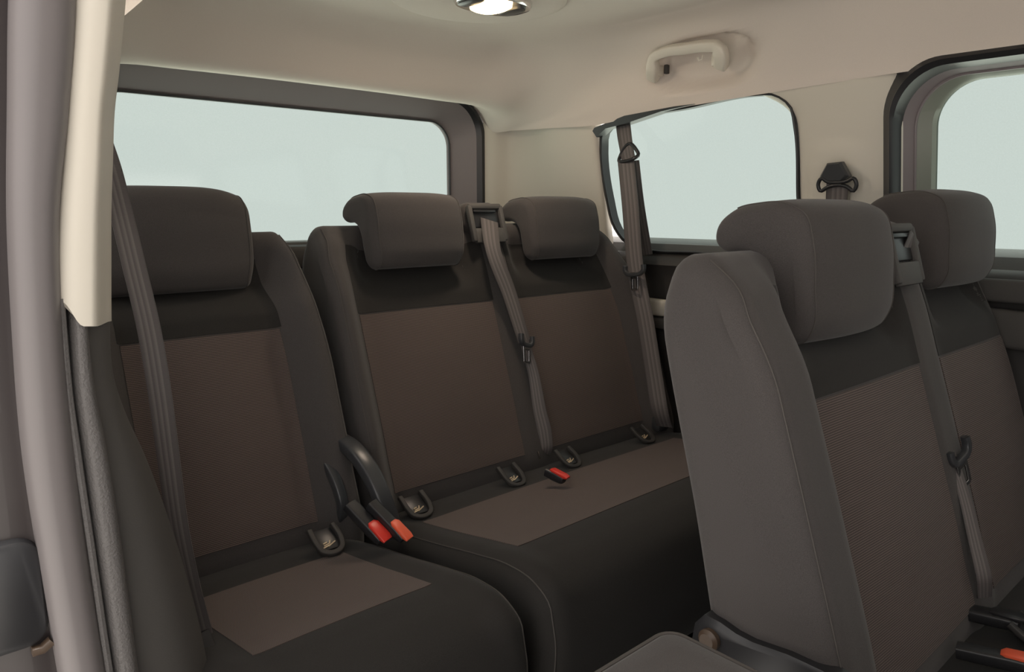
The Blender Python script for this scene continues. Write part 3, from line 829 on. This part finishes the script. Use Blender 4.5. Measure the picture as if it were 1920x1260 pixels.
# bench centre belt
B1 = thing('seat_belt', 'brown grey belt across the rear bench between its two headrests', 'seat belt', tuple(s2.M @ Vector((1.19, -.02, .57))), 'seat belts')
p0 = s2.M @ Vector((1.185, -.014, .590)); tg = onY(983, 640, 1.292)
ribbon('webbing', [p0, onY(925, 470, 1.352), onY(953, 545, 1.325), tg], (1, 0, -.05), [.050, .048, .040, .034], M['web'], B1, sides=[(1, 0, 0), (1, -.1, -.1), (1, -.2, -.2), (1, -.35, -.35)])
tongue(B1, tg+Vector((0, -.008, .004)), (1, .1, -.3), (-.15, -.2, -1), .040)
ribbon('webbing_tail', [tg, onY(1000, 700, 1.272), onY(1012, 770, 1.250), onY(1022, 815, 1.235), onY(1024, 845, 1.230), onY(1020, 858, 1.240)], (1, -.6, -.1), [.022, .022, .030, .034, .032, .030], M['web'], B1, sides=[(1, -.6, -.3), (1, -1.2, -.2), (1, -1.1, 0), (1, -.6, .2), (1, -.4, .3), (1, -.4, .3)])
g = G(); g.sweep([onY(1008, 846, 1.20), onY(1012, 860, 1.20)], (1, 0, 0), .004, .004); lab(g.make('anchor_pin', M['chrome'], B1), 'small shiny anchor pin')

# far rear side belt hanging in front of the quarter window
top = onX(1168, 232, 1.625)
B2 = thing('seat_belt', 'brown grey belt hanging in front of the small quarter window', 'seat belt', tuple(top), 'seat belts')
gd = onX(1178, 298, 1.605)
tg2 = onX(1192, 505, 1.585)
ribbon('webbing', [top, onX(1172, 262, 1.610), gd], (0, 1, 0), .045, M['web'], B2, n=24)
ribbon('webbing_front', [gd+Vector((-.006, .004, 0)), onX(1181, 380, 1.590), tg2, onX(1210, 600, 1.585), onX(1226, 700, 1.585), onX(1241, 785, 1.585), onX(1246, 800, 1.60)], (-.25, 1, 0), .047, M['web'], B2)
ribbon('webbing_back', [gd+Vector((.012, -.006, -.004)), onX(1196, 380, 1.640), onX(1212, 478, 1.655)], (.1, 1, 0), .046, M['web'], B2, n=30)
tongue(B2, tg2+Vector((-.016, -.008, 0)), (-.15, -1, .12), (0, -.06, -1), .070)
g = G(); lp = [gd+Vector(q) for q in ((-.006, .027, -.004), (-.008, .0, -.006), (-.006, -.024, .000), (.002, -.032, .008), (.004, -.022, .024), (.004, .0, .040), (.004, .020, .026), (.002, .030, .008))]
g.tube(crom(lp, 32, True), .0050, 10, closed=True)
lab(g.make('belt_guide', M['black'], B2), 'black belt guide loop')
g = G(); g.box(onX(1238, 792, 1.625), (.05, .035, .05), .015); lab(g.make('anchor', M['satin'], B2), 'dark lower belt anchor')

# black mounting wedge at the top rear corner of the quarter window
pg = [(1.478, 1.342), (1.47, 1.350), (1.36, 1.372), (1.20, 1.380), (1.14, 1.380), (1.24, 1.372), (1.36, 1.352), (1.43, 1.345), (1.466, 1.325)]
g = G(); A = [Vector((lean(z, 1.672), y-.032, z-.002)) for y, z in pg]; Bq = [p+Vector((.03, 0, 0)) for p in A]
g.grid([A, Bq], closed_u=True, cap=True)
struct(g.make('trim_10', M['black']))

# near left belt down across the single seat
q = [onY(188, 262, 1.10), onY(206, 315, 1.09), onY(228, 400, 1.08), onY(252, 500, 1.05), onY(280, 620, 1.02), onY(300, 740, 1.00), onY(316, 860, .985), onY(336, 1000, .97), onY(360, 1110, .955), onY(380, 1190, .945)]
B3 = thing('seat_belt', 'dark belt running down in front of the left single seat beside the pillar', 'seat belt', tuple(q[0]), 'seat belts')
ribbon('webbing', q, (1, -.5, 0), .028, M['web'], B3, n=80, sides=[(1, .1, .7), (1, 0, .3), (1, -.3, 0), (1, -.5, 0), (1, -1.0, 0), (1, -1.2, 0), (1, -1.2, 0), (1, -1.2, 0), (1, -1.0, 0), (1, -1.0, 0)])
g = G(); g.sweep([onY(378, 1185, .94), onY(392, 1225, .93), onY(402, 1262, .92)], (1, 0, 0), .020, .008); lab(g.make('anchor', M['dark'], B3), 'dark belt anchor tongue')
g = G(); g.sweep([onY(396, 1238, .915), onY(405, 1265, .91)], (1, 0, 0), .005, .004); lab(g.make('anchor_pin', M['chrome'], B3), 'bright steel anchor edge')

# middle bench belt
p0 = s3.M @ Vector((1.268, -.018, .592)); tg3 = onY(1783, 850, .375)
B4 = thing('seat_belt', 'brown grey belt across the large bench in the right foreground', 'seat belt', tuple(p0), 'seat belts')
ribbon('webbing', [p0, onY(1690, 520, .462), onY(1718, 610, .440), onY(1752, 730, .405), tg3], (1, -.25, 0), [.048, .044, .042, .038, .034], M['web'], B4, sides=[(1, 0, 0), (1, -.1, -.2), (1, -.1, -.2), (1, -.2, -.2), (1, -.3, -.2)])
tongue(B4, tg3+Vector((-.004, -.012, .006)), (1, -.2, .5), (.15, -.25, -1), .044)
ribbon('webbing_tail', [tg3, onY(1808, 930, .345), onY(1830, 1020, .318), onY(1845, 1085, .300), onY(1846, 1120, .300)], (1, -.8, 0), [.014, .016, .020, .022, .020], M['web'], B4, sides=[(1, -1.6, 0), (1, -1.7, 0), (1, -1.5, 0), (1, -1.2, 0), (1, -1, 0)])

# C-pillar belt guide with webbing going down behind the big headrests
gc = Vector((lean(1.17, 1.672), .757, 1.185))
gpt = onT(1570, 330, 1.662)
B5 = thing('seat_belt', 'belt with black guide cover mounted on the pale pillar between windows', 'seat belt', tuple(gpt), 'seat belts')
g = G()
ctr = [(1570, 303), ]
def tp(u, v, dx=0): return onT(u, v, 1.668+dx)
cov = [(1556, 306, .0), (1583, 303, .0), (1598, 330, .0), (1586, 342, 0), (1552, 342, 0), (1542, 332, 0)]
base_ = [tp(u, v, .0) for u, v, _ in cov]; cc_ = sum(base_, Vector())/6
toprow = [cc_+(p-cc_)*.80+Vector((-.020, 0, 0)) for p in base_]; mid_ = [cc_+(p-cc_)*.97+Vector((-.014, 0, 0)) for p in base_]
g.grid([base_, mid_, toprow], closed_u=True, cap=True)
lab(g.make('guide_cover', M['satin'], B5, ang=25), 'tapered black plastic guide cover')
g = G(); lp = [tp(u, v, -.018) for u, v in ((1541, 334), (1534, 346), (1538, 358), (1552, 351), (1570, 347), (1588, 350), (1600, 358), (1606, 346), (1600, 334), (1590, 339), (1570, 342), (1550, 340))]
g.tube(crom(lp, 48, True), .0042, 10, closed=True); g.make('guide_loop', M['black'], B5)
ribbon('webbing', [tp(1570, 345, -.016), tp(1568, 385, -.012), tp(1566, 470, -.02), tp(1566, 560, -.02)], (0, 1, 0), .047, M['web'], B5, n=30)

# buckles between the rear seats and on the bench
def buckle(p, dirv, w_, red, label, ln=.05):
    b = thing('belt_buckle', label, 'belt buckle', tuple(p)); d = Vector(dirv).normalized(); p = Vector(p)
    sd = Vector((1, .15, 0)); sd = (sd-d*sd.dot(d)).normalized()
    g = G(); g.sweep([p-d*ln*1.5, p-d*.012, p+d*.006, p+d*.012], sd, [w_*1.15, w_*1.2, w_*1.15, w_*1.05], [.018, .020, .018, .014]); g.make('housing', M['black'], b)
    n = d.cross(sd); n = n if n.z > 0 else -n
    g = G(); c = p+n*.0095+d*.002
    g.sweep([c-d*.026, c-d*.020, c+d*.010, c+d*.018], sd, [w_*.6, w_*.95, w_, w_*.9], [.004, .010, .009, .004]); g.make('release_button', red, b)
    return b
buckle(onZ(709, 1003, .565), (.30, -.75, -.60), .024, M['red'], 'black belt buckle with red button, the left one of the pair beside the armrest')
buckle(onZ(750, 1001, .565), (.30, -.75, -.60), .020, M['orange'], 'black belt buckle with orange red button, the right one of the pair beside the armrest')
buckle(onZ(1049, 896, .560), (.25, -1, -.25), .017, M['red'], 'belt buckle with red button lying on the rear bench cushion', ln=.022)
buckle(onZ(1893, 1165, .530), (.1, -1, .1), .026, M['black'], 'all black buckle at the bottom right on the large bench')
buckle(onZ(1917, 1245, .53), (.2, -1, .1), .022, M['orange'], 'belt buckle with orange button cut by the bottom right corner')

# ================================================================== GRAB HANDLE AND LAMP
HX = 1.560
Hh = thing('grab_handle', 'beige grab handle in the headliner above the quarter window', 'grab handle', (HX, 1.085, 1.45))
def hp(u, v, x=1.545): return onX(u, v, x)
path = [hp(1225, 146, 1.585), hp(1224, 130, 1.560), hp(1226, 108, 1.548), hp(1246, 97, 1.545), hp(1285, 91, 1.545), hp(1325, 86, 1.545), hp(1345, 88, 1.548), hp(1352, 102, 1.555), hp(1352, 124, 1.580)]
g = G(); pc = crom(path, 40)
g.sweep(pc, (-.75, 0, -.45), [.026]*40, [.030]*7+[.024]*26+[.032]*7)
hb = g.make('grip', M['handle'], Hh)
g = G(); g.box(hp(1230, 134, 1.580), (.03, .026, .026), .004); g.make('mount', M['handle'], Hh)
g = G(); g.box(hp(1350, 112, 1.580), (.03, .030, .030), .004); g.make('mount', M['handle'], Hh)
g = G(); g.box(hp(1250, 130, 1.585), (.012, .010, .022), .002); lab(g.make('gap_shade', M['dark'], Hh), 'dark block for the shaded gap')  # dark box stands in for the shade in the gap beside the mount
g = G(); g.tube([hp(1318, 103, 1.552), hp(1316, 112, 1.552), hp(1310, 113, 1.548), hp(1308, 107, 1.544)], .0022, 8); lab(g.make('coat_hook', M['handle'], Hh), 'tiny folding coat hook')

ll = bpy.data.lights.new('lamp_glow', 'AREA'); ll.shape = 'DISK'; ll.size = .07; ll.energy = 1.7; ll.color = (1.0, .82, .66)
lo_ = bpy.data.objects.new('lamp_glow', ll); C.objects.link(lo_); lo_.location = (1.082, 1.268, 1.532)
# padded pad round the lamp, moulded in the ceiling
g = G(); rows = []
for k in range(9):
    f = k/8; r = math.sin(f*PI/2); h = math.cos(f*PI/2)
    rows.append([Vector((1.10+.205*r*math.cos(a), 1.33+.185*r*math.sin(a), 1.586-.030*h**.5)) for a in [2*PI*i/48 for i in range(48)]])
g.grid(rows, closed_u=True)
g.make('lamp_pad', M['liner'], CEIL, ang=70)
Lz = 1.556
LM = thing('ceiling_lamp', 'lit oval ceiling lamp with chrome rim at the top edge', 'lamp', (1.10, 1.27, Lz))
def ell(cx, cy, a, b, z, n=40, e=2.6):
    out = []
    for i in range(n):
        t = 2*PI*i/n; c, d = math.cos(t), math.sin(t)
        out.append(Vector((cx+a*math.copysign(abs(c)**(2/e), c), cy+b*math.copysign(abs(d)**(2/e), d), z)))
    return out
g = G(); g.grid([ell(1.09, 1.27, .088, .062, Lz+.006), ell(1.09, 1.27, .088, .062, Lz-.004), ell(1.09, 1.27, .084, .058, Lz-.010), ell(1.09, 1.27, .078, .052, Lz-.008)], closed_u=True, cap=True)
g.make('rim', M['chrome'], LM)
g = G(); g.grid([ell(1.082, 1.268, .038, .047, Lz-.007), ell(1.082, 1.268, .037, .046, Lz-.014), ell(1.082, 1.268, .030, .038, Lz-.018)], closed_u=True, cap=True)
lab(g.make('lens', M['lamp'], LM), 'glowing warm lens')
for cx in (1.028, 1.142):
    g = G(); g.grid([ell(cx, 1.268, .018, .036, Lz-.007), ell(cx, 1.268, .017, .035, Lz-.013), ell(cx, 1.268, .013, .028, Lz-.015)], closed_u=True, cap=True)
    g.make('spot_lens', M['satin'], LM)

# dark moulded air vent in the roof lining at the top edge
g = G(); rows = []
for k in range(7):
    f = k/6; r = math.cos(f*PI/2); h = math.sin(f*PI/2)
    rows.append([Vector((1.46+.10*r*math.cos(a), .80+.085*r*math.sin(a), 1.574-.030*h)) for a in [2*PI*i/32 for i in range(32)]])
g.grid(rows, closed_u=True, cap=False)
g.make('roof_vent', M['char'], CEIL, ang=50)['label'] = 'dark roof vent moulding'
